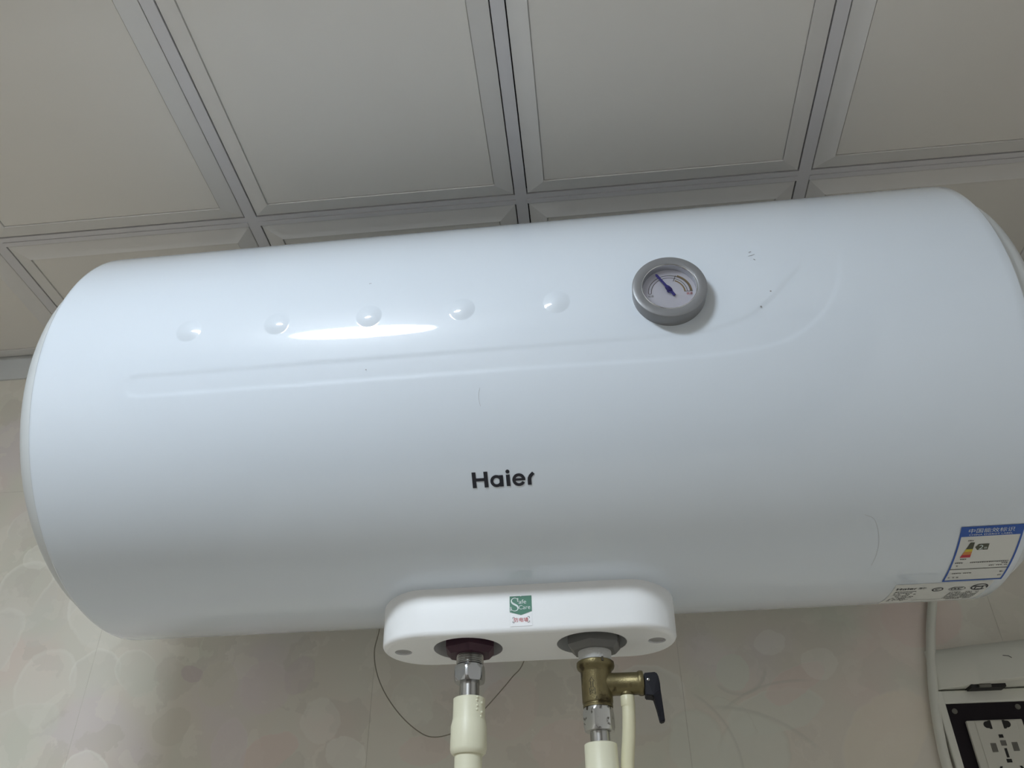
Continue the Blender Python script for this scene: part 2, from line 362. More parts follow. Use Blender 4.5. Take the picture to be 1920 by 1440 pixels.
ceiling = tag(obj('ceiling', box(XL, XR, YF, YW+0.05, ZC+0.010, ZC+0.03), 'slab', smooth=False), kind='structure')
RW = 0.0125; GAP = 0.0013; BEV = 0.0185; PV = 0.305   # PV: panel pitch towards the wall
def panel_mesh(c):
    """bevelled pillow panel: c = four corners (world xy), the face hangs a little below the rails"""
    c = [Vector((p.x, p.y)) for p in c]; ctr = sum(c, Vector((0, 0)))/4
    def inset(d):
        out = []
        for i in range(4):
            a, b, e = c[i-1], c[i], c[(i+1) % 4]; d1 = (a-b).normalized(); d2 = (e-b).normalized(); out.append(b + (d1+d2)*d)
        return out
    rings = [(0, ZC+0.009), (0, ZC+0.0005), (0.0006, ZC), (BEV, ZC-0.0048), (BEV+0.0001, ZC-0.0020), (BEV+0.0010, ZC-0.0020), (BEV+0.0011, ZC-0.0036)]
    V = []; F = []
    for d, z in rings: V += [(p.x, p.y, z) for p in inset(d)]
    for j in range(len(rings)-1):
        for i in range(4): k = (i+1) % 4; F.append((j*4+i, (j+1)*4+i, (j+1)*4+k, j*4+k))
    n = (len(rings)-1)*4; F.append((n+3, n+2, n+1, n)); return V, F
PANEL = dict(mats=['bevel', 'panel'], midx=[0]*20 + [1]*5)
h = RW/2 + GAP
proto = None
for j in range(-4, 1):
    for i in range(-2, 3):
        u0, u1 = i*0.3 + h, (i+1)*0.3 - h; v0, v1 = j*PV + h, (j+1)*PV - h
        if j < 0:
            if proto is None:
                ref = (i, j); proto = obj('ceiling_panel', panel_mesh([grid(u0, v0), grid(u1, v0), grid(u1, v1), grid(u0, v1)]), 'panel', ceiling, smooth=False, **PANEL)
            else:
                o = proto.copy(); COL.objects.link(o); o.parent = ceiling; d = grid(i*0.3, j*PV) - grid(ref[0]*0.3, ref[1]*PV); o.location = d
        else:            # the row cut to fit at the back wall
            a, b = grid(u0, v0), grid(u1, v0); y1 = YW - 0.004
            c2 = grid(u1, (y1 - GY - SY*u1)/CY); d2 = grid(u0, (y1 - GY - SY*u0)/CY)
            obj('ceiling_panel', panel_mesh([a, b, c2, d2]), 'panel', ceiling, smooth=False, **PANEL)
def grid_box(u0, u1, v0, v1, z0, z1):
    v = [grid(u, w, z) for z in (z0, z1) for w in (v0, v1) for u in (u0, u1)]
    return v, box(0, 1, 0, 1, 0, 1)[1]
for i in range(-2, 4):       # rails running towards the back wall
    obj('ceiling_rail', grid_box(i*0.3-RW/2, i*0.3+RW/2, -4*PV, (YW-0.004-GY-SY*i*0.3)/CY, ZC-0.0004, ZC+0.009), 'rail', ceiling, smooth=False)
for j in range(-4, 1):       # cross rails in two steps, cut between the long rails
    for i in range(-2, 3):
        u0, u1 = i*0.3+RW/2, (i+1)*0.3-RW/2
        obj('cross_rail', join(grid_box(u0, u1, j*PV-RW/2, j*PV, ZC-0.0004, ZC+0.009), grid_box(u0, u1, j*PV+0.0004, j*PV+RW/2, ZC-0.0012, ZC+0.009)), 'rail', ceiling, smooth=False)

wall = tag(obj('wall_back', box(XL, XR, YW+0.0003, YW+0.05, ZF, ZC+0.010), 'grout', smooth=False), kind='structure')
tproto = {}
TW, TH = 0.3, 0.6; JX, JZ = -0.175, 0.0725; g = 0.0002
def wall_tile(x0, x1, z0, z1):
    b = 0.00015; V = [(x0, YW+0.0003, z0), (x1, YW+0.0003, z0), (x1, YW+0.0003, z1), (x0, YW+0.0003, z1), (x0, YW+b, z0), (x1, YW+b, z0), (x1, YW+b, z1), (x0, YW+b, z1),
                     (x0+b, YW, z0+b), (x1-b, YW, z0+b), (x1-b, YW, z1-b), (x0+b, YW, z1-b)]
    F = [(8, 9, 10, 11)]
    for a in (0, 4):
        for i in range(4): k = (i+1) % 4; F.append((a+i, a+k, a+4+k, a+4+i))
    return V, F
for r in range(-4, 1):
    z0, z1 = JZ + r*TH + g, JZ + (r+1)*TH - g
    if r == 0: z1 = ZC - 0.002
    if r == -4: z0 = ZF + 0.002
    for c in range(-5, 5):
        x0, x1 = max(XL+0.001, JX+c*TW+g), min(XR-0.001, JX+(c+1)*TW-g)
        if x1 - x0 < 0.01: continue
        full = abs(x1-x0-(TW-2*g)) < 1e-6; key = r; seen = r in (-1, 0) and -0.8 < x1 and x0 < 0.5
        mk = 'wall'
        if seen: mk = 'wall_%d_%d' % (r, c); M[mk] = wall_material((x0, x1, z0, z1)); full = False
        if full and key in tproto:
            o = tproto[key][0].copy(); COL.objects.link(o); o.parent = wall; o.location = (x0-tproto[key][1], 0, 0)
        else:
            o = obj('wall_tile', wall_tile(x0, x1, z0, z1), mk, wall, smooth=False)
            if full: tproto[key] = (o, x0)
tag(obj('trim_1', box(XL+0.001, XR-0.001, YW-0.003, YW-0.0002, 0.2430, ZC+0.009), 'trim', smooth=False), kind='structure')
tag(obj('wall_left', box(XL-0.05, XL, YF, YW+0.05, ZF, ZC+0.01), 'room_side', smooth=False), kind='structure')
tag(obj('wall_right', box(XR, XR+0.05, YF, YW+0.05, ZF, ZC+0.01), 'room', smooth=False), kind='structure')
tag(obj('wall_front', box(XL-0.05, XR+0.05, YF-0.05, YF, ZF, ZC+0.01), 'dim_wall', smooth=False), kind='structure')
tag(obj('floor', box(XL-0.05, XR+0.05, YF-0.05, YW+0.05, ZF-0.05, ZF), 'floor', smooth=False), kind='structure')

# the round ceiling lamp whose reflection shows on the heater
lamp = thing('ceiling_lamp', 'round white surface mounted ceiling lamp behind the viewer', 'lamp', (LAMP_C[0], LAMP_C[1], ZC-0.006))
lc = (LAMP_C[0], LAMP_C[1], 0)
obj('lamp_base', lathe([(LAMP_R+0.008, ZC-0.006), (LAMP_R+0.008, ZC-0.014), (LAMP_R+0.004, ZC-0.018), (LAMP_R, ZC-0.018)], lc, n=64), 'lamp_ring', lamp)
obj('diffuser', lathe([(LAMP_R, ZC-0.0181)] + [(LAMP_R*math.cos(t), ZC-0.0181-0.022*math.sin(t)) for t in [0.35, 0.8, 1.2, 1.52]], lc, n=32), 'diffuser', lamp)

# ------------------------------------------------------------------ the water heater
heater = thing('water_heater', 'long white cylindrical electric water heater hung high on the tiled wall', 'water heater', (0, 0, -R))
def cylp(x, s, hgt=0.0):
    a = s/R; return Vector((x, -(R+hgt)*math.cos(a), (R+hgt)*math.sin(a)))

def shell_mesh():
    bumps = [(-0.2375, -0.0111), (-0.1695, -0.0111), (-0.0997, -0.0111), (-0.0305, -0.0118), (0.0385, -0.0122)]
    BR, BH = 0.0098, 0.0016
    xs = set(np.round(np.arange(-HL+0.004, HL-0.0035, 0.006), 5)); xs |= set(np.round(np.arange(-0.292, 0.262, 0.0012), 5))
    for bx, _ in bumps: xs |= set(np.round(np.arange(bx-0.0115, bx+0.0116, 0.0005), 5))
    xs = sorted(xs); xs = [x for k, x in enumerate(xs) if k == 0 or x-xs[k-1] > 0.0002]
    arcs = set(np.round(np.arange(-0.075, 0.045, 0.0010), 5)) | set(np.round(np.arange(-0.0235, 0.0005, 0.0005), 5))
    full = 2*PI*R; a = 0.045
    while a < full-0.075: arcs.add(round(a, 5)); a += 0.0030
    arcs = sorted(arcs); arcs = [s for k, s in enumerate(arcs) if k == 0 or s-arcs[k-1] > 0.0002]
    X, S = np.meshgrid(np.array(xs), np.array(arcs)); D = np.zeros_like(X)
    for bx, bs in bumps:
        d = np.hypot(X-bx, S-bs)/BR; k = np.clip(1-d*d, 0, 1); D += BH*np.where(d < 1, k**1.25, 0)
    # pressed channel sweeping along the front and up beside the gauge
    up = catmull([(-0.270, -0.0462, 0), (0.00, -0.0462, 0), (0.100, -0.0462, 0), (0.140, -0.0445, 0), (0.1693, -0.0365, 0), (0.190, -0.0215, 0), (0.202, -0.0075, 0), (0.212, 0.002, 0), (0.217, 0.018, 0), (0.218, 0.034, 0)], 6)
    lo = catmull([(0.243, 0.034, 0), (0.2425, 0.014, 0), (0.2385, -0.006, 0), (0.2300, -0.0265, 0), (0.2145, -0.0450, 0), (0.190, -0.0580, 0), (0.150, -0.0632, 0), (0.100, -0.0640, 0), (0.0, -0.0630, 0), (-0.268, -0.0625, 0)], 6)
    le = [Vector((-0.2765+0.0, -0.0625+0.0012, 0)), Vector((-0.2795, -0.0585, 0)), Vector((-0.2800, -0.0505, 0)), Vector((-0.2775, -0.0468, 0))]
    poly = np.array([(p.x, p.y) for p in up+lo+le]); n = len(poly)
    msk = (S > -0.072) & (S < 0.042) & (X > -0.29) & (X < 0.26)
    px, ps = X[msk], S[msk]; dmin = np.full(px.shape, 9.0); inside = np.zeros(px.shape, bool)
    for i in range(n):
        ax, ay = poly[i]; bx, by = poly[(i+1) % n]; ex, ey = bx-ax, by-ay; L2 = ex*ex+ey*ey+1e-18
        t = np.clip(((px-ax)*ex+(ps-ay)*ey)/L2, 0, 1); dmin = np.minimum(dmin, np.hypot(px-ax-t*ex, ps-ay-t*ey))
        cr = ((ay > ps) != (by > ps)); xi = ax + (ps-ay)/(by-ay+1e-18)*ex; inside ^= cr & (px < xi)
    sd = np.where(inside, dmin, -dmin); t = np.clip((sd+0.0017)/0.0042, 0, 1); t = t*t*(3-2*t)
    fade = np.clip((0.026-ps)/0.030, 0, 1); D[msk] -= 0.00042*t*fade
    A = S/R; rad = R + D
    # edges: small turned-in fillet at both ends
    nx, ns = len(xs), len(arcs)
    V = np.stack([X, -rad*np.cos(A), rad*np.sin(A)], 2).reshape(-1, 3).tolist()
    F = [(j*nx+i, ((j+1) % ns)*nx+i, ((j+1) % ns)*nx+i+1, j*nx+i+1) for j in range(ns) for i in range(nx-1)]
    for sgn, col in ((-1, 0), (1, nx-1)):
        prev = [j*nx+col for j in range(ns)]; xe = sgn*(HL-0.004)
        for t in (0.35, 0.75, 1.15, 1.57):
            base = len(V); x = sgn*(HL-0.003+0.003*math.sin(t)); r = R-0.003*(1-math.cos(t))
            V += [(x, -r*math.cos(s/R), r*math.sin(s/R)) for s in arcs]; cur = [base+j for j in range(ns)]
            for j in range(ns):
                k = (j+1) % ns; F.append((prev[j], cur[j], cur[k], prev[k]) if sgn < 0 else (prev[j], prev[k], cur[k], cur[j]))
            prev = cur
        base = len(V); V += [(sgn*(HL-0.001), -(R-0.012)*math.cos(s/R), (R-0.012)*math.sin(s/R)) for s in arcs]
        for j in range(ns):
            k = (j+1) % ns; F.append((prev[j], base+j, base+k, prev[k]) if sgn < 0 else (prev[j], prev[k], base+k, base+j))
    return V, [tuple(reversed(f)) for f in F]
obj('shell', shell_mesh(), 'enamel', heater, angle=180)
for sgn in (-1, 1):
    e = HL-0.002; cr = 0.022
    prof = [(R-0.008, e), (R-0.008, e+0.002)] + [(R-0.008-cr*(1-math.cos(t)), e+0.002+cr*math.sin(t)) for t in [0.15*k for k in range(1, 11)]] + [(0.12, e+0.026), (0.06, e+0.029), (0.01, e+0.030)]
    obj('end_cap', lathe(prof, (0, 0, 0), (sgn, 0, 0), n=96, cap0=False), 'cap', heater, angle=180)
# wall brackets behind the tank
for bx in (-0.2, 0.2):
    obj('wall_bracket', bevel_box(bx-0.025, bx+0.025, 0.150, YW-0.0005, -0.05, 0.10, 0.002), 'cap', heater, smooth=False)

# brand lettering, drawn stroke by stroke and wrapped on the shell
def brand(x0, s0, k):
    """letters in units: cap height 11.45, origin at the foot of H"""
    P = []; w = 2.75
    P.append(rect2d(0, w, 0, 11.45)); P.append(rect2d(8.35, 8.35+w, 0, 11.45)); P.append(rect2d(w, 8.35, 4.75, 6.95))
    P.append(stroke2d(arc_pts(17.1, 4.15, 3.35, 0, 360, 36)[:-1], 2.15, True)); P.append(rect2d(19.15, 21.85, 0, 8.25))
    P.append(rect2d(23.95, 26.6, 0, 8.25)); P.append(disc2d(25.25, 10.55, 1.42))
    P.append(stroke2d(arc_pts(32.75, 4.15, 3.55, -28, -350, 36), 2.1)); P.append(rect2d(29.4, 37.3, 3.55, 5.2))
    P.append(stroke2d([(40.1, 0), (40.1, 3.2), (40.25, 4.9), (40.9, 6.2), (41.9, 7.3), (43.3, 8.5)], [2.65, 2.65, 2.6, 2.5, 2.4, 2.35]))
    return [(x0+a*k, s0+b*k) for a, b in join2(*P)[0]], join2(*P)[1]
obj('brand_lettering', lay(brand(-0.0289, -0.1448, 0.001), lambda a, b: cylp(a, b, 0.0003)), 'ink', heater, smooth=False, label='dark lettering reading Haier')

# temperature gauge
GA = -4.5*PI/180; gc = Vector((0.1185, -R*math.cos(GA), R*math.sin(GA))); gn = Vector((0, -math.cos(GA), math.sin(GA))); gx = Vector((1, 0, 0)); gt = Vector((0, math.sin(GA), math.cos(GA)))
def gp(a, b, hgt): return gc + gx*a + gt*b + gn*hgt
def glathe(prof, n=72, cap0=False, cap1=False):
    V, F = [], []
    for r, hh in prof:
        for i in range(n): t = 2*PI*i/n; V.append(gp(r*math.cos(t), r*math.sin(t), hh))
    for j in range(len(prof)-1):
        for i in range(n): F.append((j*n+i, j*n+(i+1) % n, (j+1)*n+(i+1) % n, (j+1)*n+i))
    if cap1: F.append(tuple((len(prof)-1)*n+i for i in range(n)))
    if cap0: F.append(tuple(reversed(range(n))))
    return V, F
gauge = obj('temperature_gauge', glathe([(0.0258, -0.004), (0.0261, 0.0088), (0.0258, 0.0096), (0.0250, 0.0100), (0.0200, 0.0100), (0.0196, 0.0098)]), 'bezel', heater, label='round grey thermometer dial with blue needle')
obj('inner_lip', glathe([(0.0196, 0.0098), (0.0192, 0.0102), (0.0188, 0.0098), (0.0186, 0.0040)]), 'bezel_lip', gauge)
obj('dial_face', glathe([(0.0187, 0.0038), (0.0187, 0.0040)], cap1=True), 'dial', gauge, smooth=False)
def gl(vf, hh=0.0042): return lay(vf, lambda a, b: gp(a, b, hh))
lw = 0.00042
pr = [stroke2d(arc_pts(0, -0.0014, 0.0146, 180, 22, 30), lw), stroke2d(arc_pts(0, -0.0014, 0.0126, 180, 66, 24), lw), rect2d(-0.0146, -0.0126, -0.0018, -0.0014),
      stroke2d(arc_pts(0, -0.0014, 0.0126, 66, 0, 16), lw), stroke2d(arc_pts(0, -0.0014, 0.0146, 22, 0, 8), lw), stroke2d([(0.0037, 0.0078), (0.0059, 0.0128)], 0.0005), rect2d(0.0104, 0.0164, -0.0018, -0.0014)]
obj('dial_scale', gl(join2(*pr)), 'ink_soft', gauge, smooth=False)
pr = [stroke2d(arc_pts(0, -0.0014, 0.0154, 64, 0, 18), 0.0014), stroke2d(arc_pts(0, -0.0014, 0.0109, 64, 0, 18), 0.0010)]
obj('hot_band', gl(join2(*pr), 0.00415), 'ink_brown', gauge, smooth=False)
obj('dial_lettering', gl(fit_text('低温', -0.0152, -0.0112, -0.0046, -0.0028)), 'ink_soft', gauge, smooth=False)
obj('dial_lettering', gl(fit_text('高温', 0.0118, 0.0160, -0.0046, -0.0026)), 'ink_red', gauge, smooth=False)
nd = Vector((-0.0086, 0.0149)).normalized(); npn = Vector((-nd.y, nd.x))
def ndl(l, w): q = nd*l + npn*w; return (q.x, q.y)
npoly = [ndl(0.0162, 0.0003), ndl(0.0150, 0.0009), ndl(0.004, 0.0008), ndl(0.0022, 0.0017), ndl(-0.0010, 0.0018), ndl(-0.0030, 0.0010), ndl(-0.0062, 0.0009), ndl(-0.0066, 0), ndl(-0.0062, -0.0009), ndl(-0.0030, -0.0010), ndl(-0.0010, -0.0018), ndl(0.0022, -0.0017), ndl(0.004, -0.0008), ndl(0.0150, -0.0009), ndl(0.0162, -0.0003)]
obj('needle', extrude(npoly, gp, 0.0056, 0.0062), 'needle', gauge, smooth=False)
obj('needle_hub', glathe([(0.0016, 0.004), (0.0016, 0.0068), (0.0010, 0.0072)], n=20, cap1=True), 'needle', gauge)
obj('glass', glathe([(0.0188, 0.0082), (0.0188, 0.0088)], cap0=True, cap1=True), 'glass', gauge, smooth=False)

# energy label at the right end
def on(hgt): return lambda a, b: cylp(a, b, hgt)
ex0, ex1, es0, es1 = 0.3058, 0.3480, -0.2622, -0.1990
elab = obj('energy_label', lay(rect2d(ex0, ex1, es0, es1, 0.002), on(0.0002)), 'paper', heater, label='white energy label with blue border and coloured ladder')
bw = 0.0013
obj('label_border', lay(join2(rect2d(ex0, ex1, es1-0.0092, es1), rect2d(ex0, ex0+bw, es0+bw*1.4, es1-0.0092), rect2d(ex1-bw, ex1, es0+bw*1.4, es1-0.0092), rect2d(ex0, ex1, es0, es0+bw*1.4)), on(0.0004)), 'ink_blue', elab, smooth=False)
obj('label_heading', lay(join2(fit_text('中国能效标识', 0.3112, 0.3418, es1-0.0058, es1-0.0018), fit_text('CHINA ENERGY LABEL', 0.3120, 0.3412, es1-0.0082, es1-0.0067)), on(0.0006)), 'ink_white', elab, smooth=False)
lx = 0.3174; st, sb_ = -0.2142, -0.2300
def lad(t0, t1):
    w0, w1 = 0.0030+0.0040*t0, 0.0030+0.0040*t1; a, b = st+(sb_-st)*t0, st+(sb_-st)*t1
    return [(lx-w1, b), (lx, b), (lx, a), (lx-w0, a)], [(0, 1, 2, 3)]
for nm, t0, t1 in (('ink_olive', 0, 0.42), ('ink_yellow', 0.42, 0.60), ('ink_orange', 0.60, 0.80), ('ink_red', 0.80, 1.0)):
    obj('efficiency_step', lay(lad(t0, t1), on(0.0004)), nm, elab, smooth=False)
ap = [(0.3186, -0.2192), (0.3205, -0.2222), (0.3276, -0.2222), (0.3276, -0.2160), (0.3205, -0.2160)]
obj('grade_arrow', lay((ap, [(0, 1, 2, 3, 4)]), on(0.0004)), 'ink_olive', elab, smooth=False)
obj('grade_numeral', lay(join2(fit_text('2', 0.3210, 0.3240, -0.2215, -0.2168), fit_text('级', 0.3246, 0.3268, -0.2210, -0.2188)), on(0.0006)), 'ink_white', elab, smooth=False)
fp = [dashes(0.3125, 0.3162, -0.2122, 0.0011, 1, 0.95), dashes(0.3110, 0.3156, -0.2318, 0.0012, 2, 0.95), dashes(0.3086, 0.3150, -0.2362, 0.0013, 3), dashes(0.3190, 0.3456, -0.2362, 0.0013, 4, 0.95),
      dashes(0.3410, 0.3456, -0.2382, 0.0012, 5, 0.95), dashes(0.3086, 0.3140, -0.2400, 0.0013, 6), dashes(0.3330, 0.3456, -0.2408, 0.0013, 7), rect2d(ex0+bw, ex1-bw, -0.2448, -0.2441),
      dashes(0.3086, 0.3235, -0.2500, 0.0013, 8, 0.95), dashes(0.3430, 0.3450, -0.2500, 0.0015, 9, 1), dashes(0.3086, 0.3160, -0.2560, 0.0013, 10), dashes(0.3430, 0.3455, -0.2550, 0.0012, 11)]
obj('fine_print', lay(join2(*fp), on(0.00045)), 'ink_soft', elab, smooth=False)

# white maker's plate below it
nx0, nx1, ns0, ns1 = 0.2738, 0.3440, -0.3150, -0.2640
plate = obj('rating_plate', lay(rect2d(nx0, nx1, ns0, ns1, 0.002), on(0.0002)), 'paper', heater, label='white rating plate with certification marks')
bl, bf = brand(0.2762, -0.2742, 0.00033)
obj('plate_brand', lay(join2((bl, bf), fit_text('海尔', 0.2920, 0.2978, -0.2745, -0.2705)), on(0.0004)), 'ink', plate, smooth=False)
obj('plate_mark', lay(join2(stroke2d(arc_pts(0.3070, -0.2765, 0.0036, 0, 360, 32)[:-1], 0.0009, True), stroke2d(arc_pts(0.3070, -0.2765, 0.0014, 30, 300, 16), 0.0007)), on(0.0004)), 'ink', plate, smooth=False)
obj('plate_mark', lay(join2(stroke2d(arc_pts(0.3212, -0.2768, 0.0058, 0, 360, 40, 0.0042)[:-1], 0.0004, True), *[stroke2d(arc_pts(0.3212+dx, -0.2768, 0.0016, 50, 310, 14, 0.0020), 0.0008) for dx in (-0.0026, 0.0, 0.0026)]), on(0.0004)), 'ink', plate, smooth=False, label='three letter C certification oval')
ec = (0.3368, -0.2752)
obj('plate_mark', lay(join2(stroke2d(arc_pts(ec[0], ec[1], 0.0056, 40, 318, 40), 0.0012), stroke2d(arc_pts(ec[0], ec[1], 0.0056, -20, 40, 12), 0.0009), stroke2d([(ec[0]-0.0055, ec[1]+0.0008), (ec[0]-0.003, ec[1]+0.0022), (ec[0], ec[1]+0.0012), (ec[0]+0.003, ec[1]+0.0022), (ec[0]+0.0055, ec[1]+0.0008)], 0.0011), stroke2d([(ec[0]-0.0026, ec[1]-0.0046), (ec[0]-0.0026, ec[1]+0.0006), (ec[0]+0.0024, ec[1]+0.0006), (ec[0]+0.0024, ec[1]-0.0044), (ec[0]-0.0026, ec[1]-0.0046)], 0.0012)), on(0.0004)), 'ink', plate, smooth=False)
fp = []
for k in range(9):
    s = -0.2785 - k*0.0031; fp.append(dashes(0.2765, 0.2765+random.uniform(0.012, 0.024), s, 0.0016, 20+k)); 
    if k > 0: fp.append(dashes(0.318, 0.340, s-0.003, 0.0016, 60+k, 0.9))
fp.append(rect2d(0.296, 0.318, -0.3052, -0.3046))
obj('fine_print', lay(join2(*fp), on(0.0004)), 'ink_soft', plate, smooth=False)

# marks and stray hairs on the enamel
for st_ in (stroke2d([(0.1790, 0.0165), (0.1815, 0.0170), (0.1838, 0.0180)], 0.0003), stroke2d([(0.1800, 0.0205), (0.1818, 0.0212)], 0.0005), stroke2d([(0.1822, 0.0130), (0.1832, 0.0118)], 0.0005), disc2d(0.1887, -0.0181, 0.0006, 8), disc2d(0.1802, -0.0301, 0.0007, 8), stroke2d([(-0.1026, 0.0214), (-0.1008, 0.0219)], 0.0005), disc2d(-0.1000, -0.0550, 0.0004, 8)):
    obj('scuff_mark', lay(st_, on(0.0002)), 'scuff', heater, smooth=False)
for st_ in (stroke2d([(-0.0188, -0.0745), (-0.0199, -0.0785), (-0.0200, -0.0825), (-0.0190, -0.0875)], 0.00016), stroke2d([(p.x, p.y) for p in catmull([(0.2395, -0.1835, 0), (0.2467, -0.1886, 0), (0.2513, -0.2057, 0), (0.2516, -0.222, 0), (0.2500, -0.2338, 0)], 6)], 0.00016)):
    obj('stray_hair', lay(st_, on(0.0002)), 'hair', heater, smooth=False)

# white cover under the tank that houses the pipe connections
CX, CYc, CR = -0.0027, -0.0020, 0.0357; CE = 0.1117 - CR; CZ = -0.2056
def stadium(d, n=20):
    r = CR - d; out = []
    for i in range(n+1): t = -PI/2 + PI*i/n; out.append((CX+CE+r*math.cos(t), CYc+r*math.sin(t)))
    for i in range(n+1): t = PI/2 + PI*i/n; out.append((CX-CE+r*math.cos(t), CYc+r*math.sin(t)))
    return out
HX, KX, PY = -0.0470, 0.0470, -0.0035
def cover_mesh():
    V, F = [], []; fr = 0.0042
    rings = [(-0.0012, -0.150), (-0.0006, -0.168), (0.0, CZ+fr)] + [(fr*(1-math.cos(t)), CZ+fr*(1-math.sin(t))) for t in (0.3, 0.6, 0.9, 1.2, 1.5708)]
    for d, z in rings: V += [(x, y, z) for x, y in stadium(d)]
    n = len(stadium(0))
    for j in range(len(rings)-1):
        for i in range(n): k = (i+1) % n; F.append((j*n+i, (j+1)*n+i, (j+1)*n+k, j*n+k))
    bm = bmesh.new(); loops = [[(x, y) for x, y in stadium(fr)]]
    holes = [(HX-0.0012, PY-0.002, 0.0262, -0.186), (KX-0.0015, PY-0.002, 0.0262, -0.186), (-0.0985, -0.0042, 0.0066, -0.2036), (0.0939, -0.0052, 0.0066, -0.2036)]
    for hx, hy, hr, hz in holes: loops.append([(hx+hr*math.cos(2*PI*i/40), hy+hr*math.sin(2*PI*i/40)) for i in range(40)])
    es = []
    for lp in loops:
        vs = [bm.verts.new((x, y, CZ)) for x, y in lp]; es += [bm.edges.new((vs[i], vs[(i+1) % len(vs)])) for i in range(len(vs))]
    bmesh.ops.triangle_fill(bm, edges=es, use_beauty=True, use_dissolve=False); bmesh.ops.recalc_face_normals(bm, faces=bm.faces[:])
    bm.verts.index_update(); flip = sum(f.normal.z for f in bm.faces) > 0; b = len(V); V += [tuple(v.co) for v in bm.verts]
    for f in bm.faces: ids = [b+v.index for v in f.verts]; F.append(tuple(reversed(ids)) if flip else tuple(ids))
    bm.free()
    for hx, hy, hr, hz in holes:
        b = len(V)
        for z in (CZ, hz): V += [(hx+hr*math.cos(2*PI*i/40), hy+hr*math.sin(2*PI*i/40), z) for i in range(40)]
        F += [(b+i, b+40+i, b+40+(i+1) % 40, b+(i+1) % 40) for i in range(40)]; F.append(tuple(b+40+i for i in reversed(range(40))))
    return V, F
cover = obj('connection_cover', cover_mesh(), 'cover', heater, angle=50, label='white rounded plastic cover around the pipe connections')
for sx, sy in ((-0.0985, -0.0042), (0.0939, -0.0052)):
    obj('cover_screw', lathe([(0.0060, -0.2038), (0.0060, -0.2044), (0.0054, -0.2048)], (sx, sy, 0), n=24), 'hole_shade', cover)

# safety sticker on the cover
yS = CYc - CR
stk = obj('safety_sticker', lay(rect2d(-0.0124, 0.0037, -0.2012, -0.1786), lambda a, b: Vector((a, yS-0.0003, b))), 'sticker_paper', heater, smooth=False, label='small green and white sticker reading Safe Care')
def sz(a, b): return (-0.0124+(a-672)*3.27e-5, -0.1785-(b-345)*3.31e-5)
def onS(hh): return lambda a, b: Vector((a, yS-hh, b))
gpts = [sz(*c) for c in [(668, 352), (905, 340), (920, 350), (935, 336), (1160, 322), (1172, 678), (920, 762), (682, 705)]]
# level the outline: the photo's tilt comes from the camera
gpts = [(-0.0126, -0.1785), (-0.0048, -0.1785), (-0.0043, -0.1789), (-0.0038, -0.1785), (0.0037, -0.1785), (0.0037, -0.1903), (-0.0043, -0.1930), (-0.0126, -0.1905)]
obj('green_shield', lay((gpts, [tuple(range(len(gpts)))]), onS(0.0005)), 'ink_green', stk, smooth=False)
sp = catmull([(-0.0066, -0.1822, 0), (-0.0072, -0.1806, 0), (-0.0090, -0.1800, 0), (-0.0108, -0.1808, 0), (-0.0113, -0.1824, 0), (-0.0104, -0.1839, 0), (-0.0087, -0.1850, 0), (-0.0070, -0.1862, 0), (-0.0064, -0.1879, 0), (-0.0073, -0.1894, 0), (-0.0092, -0.1898, 0), (-0.0110, -0.1890, 0), (-0.0117, -0.1872, 0)], 5)
sw = [0.0004 + 0.0010*math.exp(-((i/(len(sp)-1)-0.5)/0.20)**2) + 0.0004*(1 if i < 2 or i > len(sp)-3 else 0) for i in range(len(sp))]
serif = join2(stroke2d([(p.x, p.y) for p in sp], sw), rect2d(-0.0068, -0.0062, -0.1830, -0.1800), rect2d(-0.0121, -0.0115, -0.1898, -0.1866))
obj('sticker_lettering', lay(join2(serif, fit_text('afe', -0.0059, -0.0003, -0.1845, -0.1814), fit_text('Care', -0.0058, 0.0026, -0.1888, -0.1857)), onS(0.0007)), 'ink_white', stk, smooth=False)
obj('sticker_lettering', lay(fit_text('防电墙', -0.0096, 0.0010, -0.1981, -0.1949), onS(0.0005)), 'ink_red', stk, smooth=False)
br = []
for (bx, bz, dx, dz) in ((-0.0104, -0.1944, 1, -1), (-0.0104, -0.1986, 1, 1), (0.0018, -0.1944, -1, -1), (0.0018, -0.1986, -1, 1)):
    br.append(stroke2d([(bx+dx*0.0013, bz), (bx+dx*0.0003, bz), (bx, bz+dz*0.0003), (bx, bz+dz*0.0013)], 0.0003))
obj('bracket_mark', lay(join2(*br), onS(0.0005)), 'ink', stk, smooth=False)

# connection nuts of the tank
def chamfer_nut(cx, cy, zt, zb, r, turn):
    """moulded eight-sided nut, lower edge cut back"""
    V, F = [], []; n = 6; prof = [(r, zt), (r, zb+0.0042), (r*0.80, zb), (0.0085, zb)]
    for rr, z in prof:
        for i in range(n): t = 2*PI*i/n + turn; V.append((cx+rr*math.cos(t), cy+rr*math.sin(t), z))
    for j in range(len(prof)-1):
        for i in range(n): F.append((j*n+i, (j+1)*n+i, (j+1)*n+(i+1) % n, j*n+(i+1) % n))
    F.append(tuple(range(n))); F.append(tuple((len(prof)-1)*n+i for i in reversed(range(n)))); return V, F
obj('hot_outlet_nut', chamfer_nut(HX, PY, -0.184, -0.2105, 0.0207, PI/6+0.12), 'nut_purple', heater, smooth=False, label='dark purple nut at the hot outlet')
obj('cold_inlet_nut', chamfer_nut(KX, PY, -0.184, -0.2118, 0.0212, PI/6-0.10), 'nut_grey', heater, smooth=False, label='grey nut at the cold inlet')

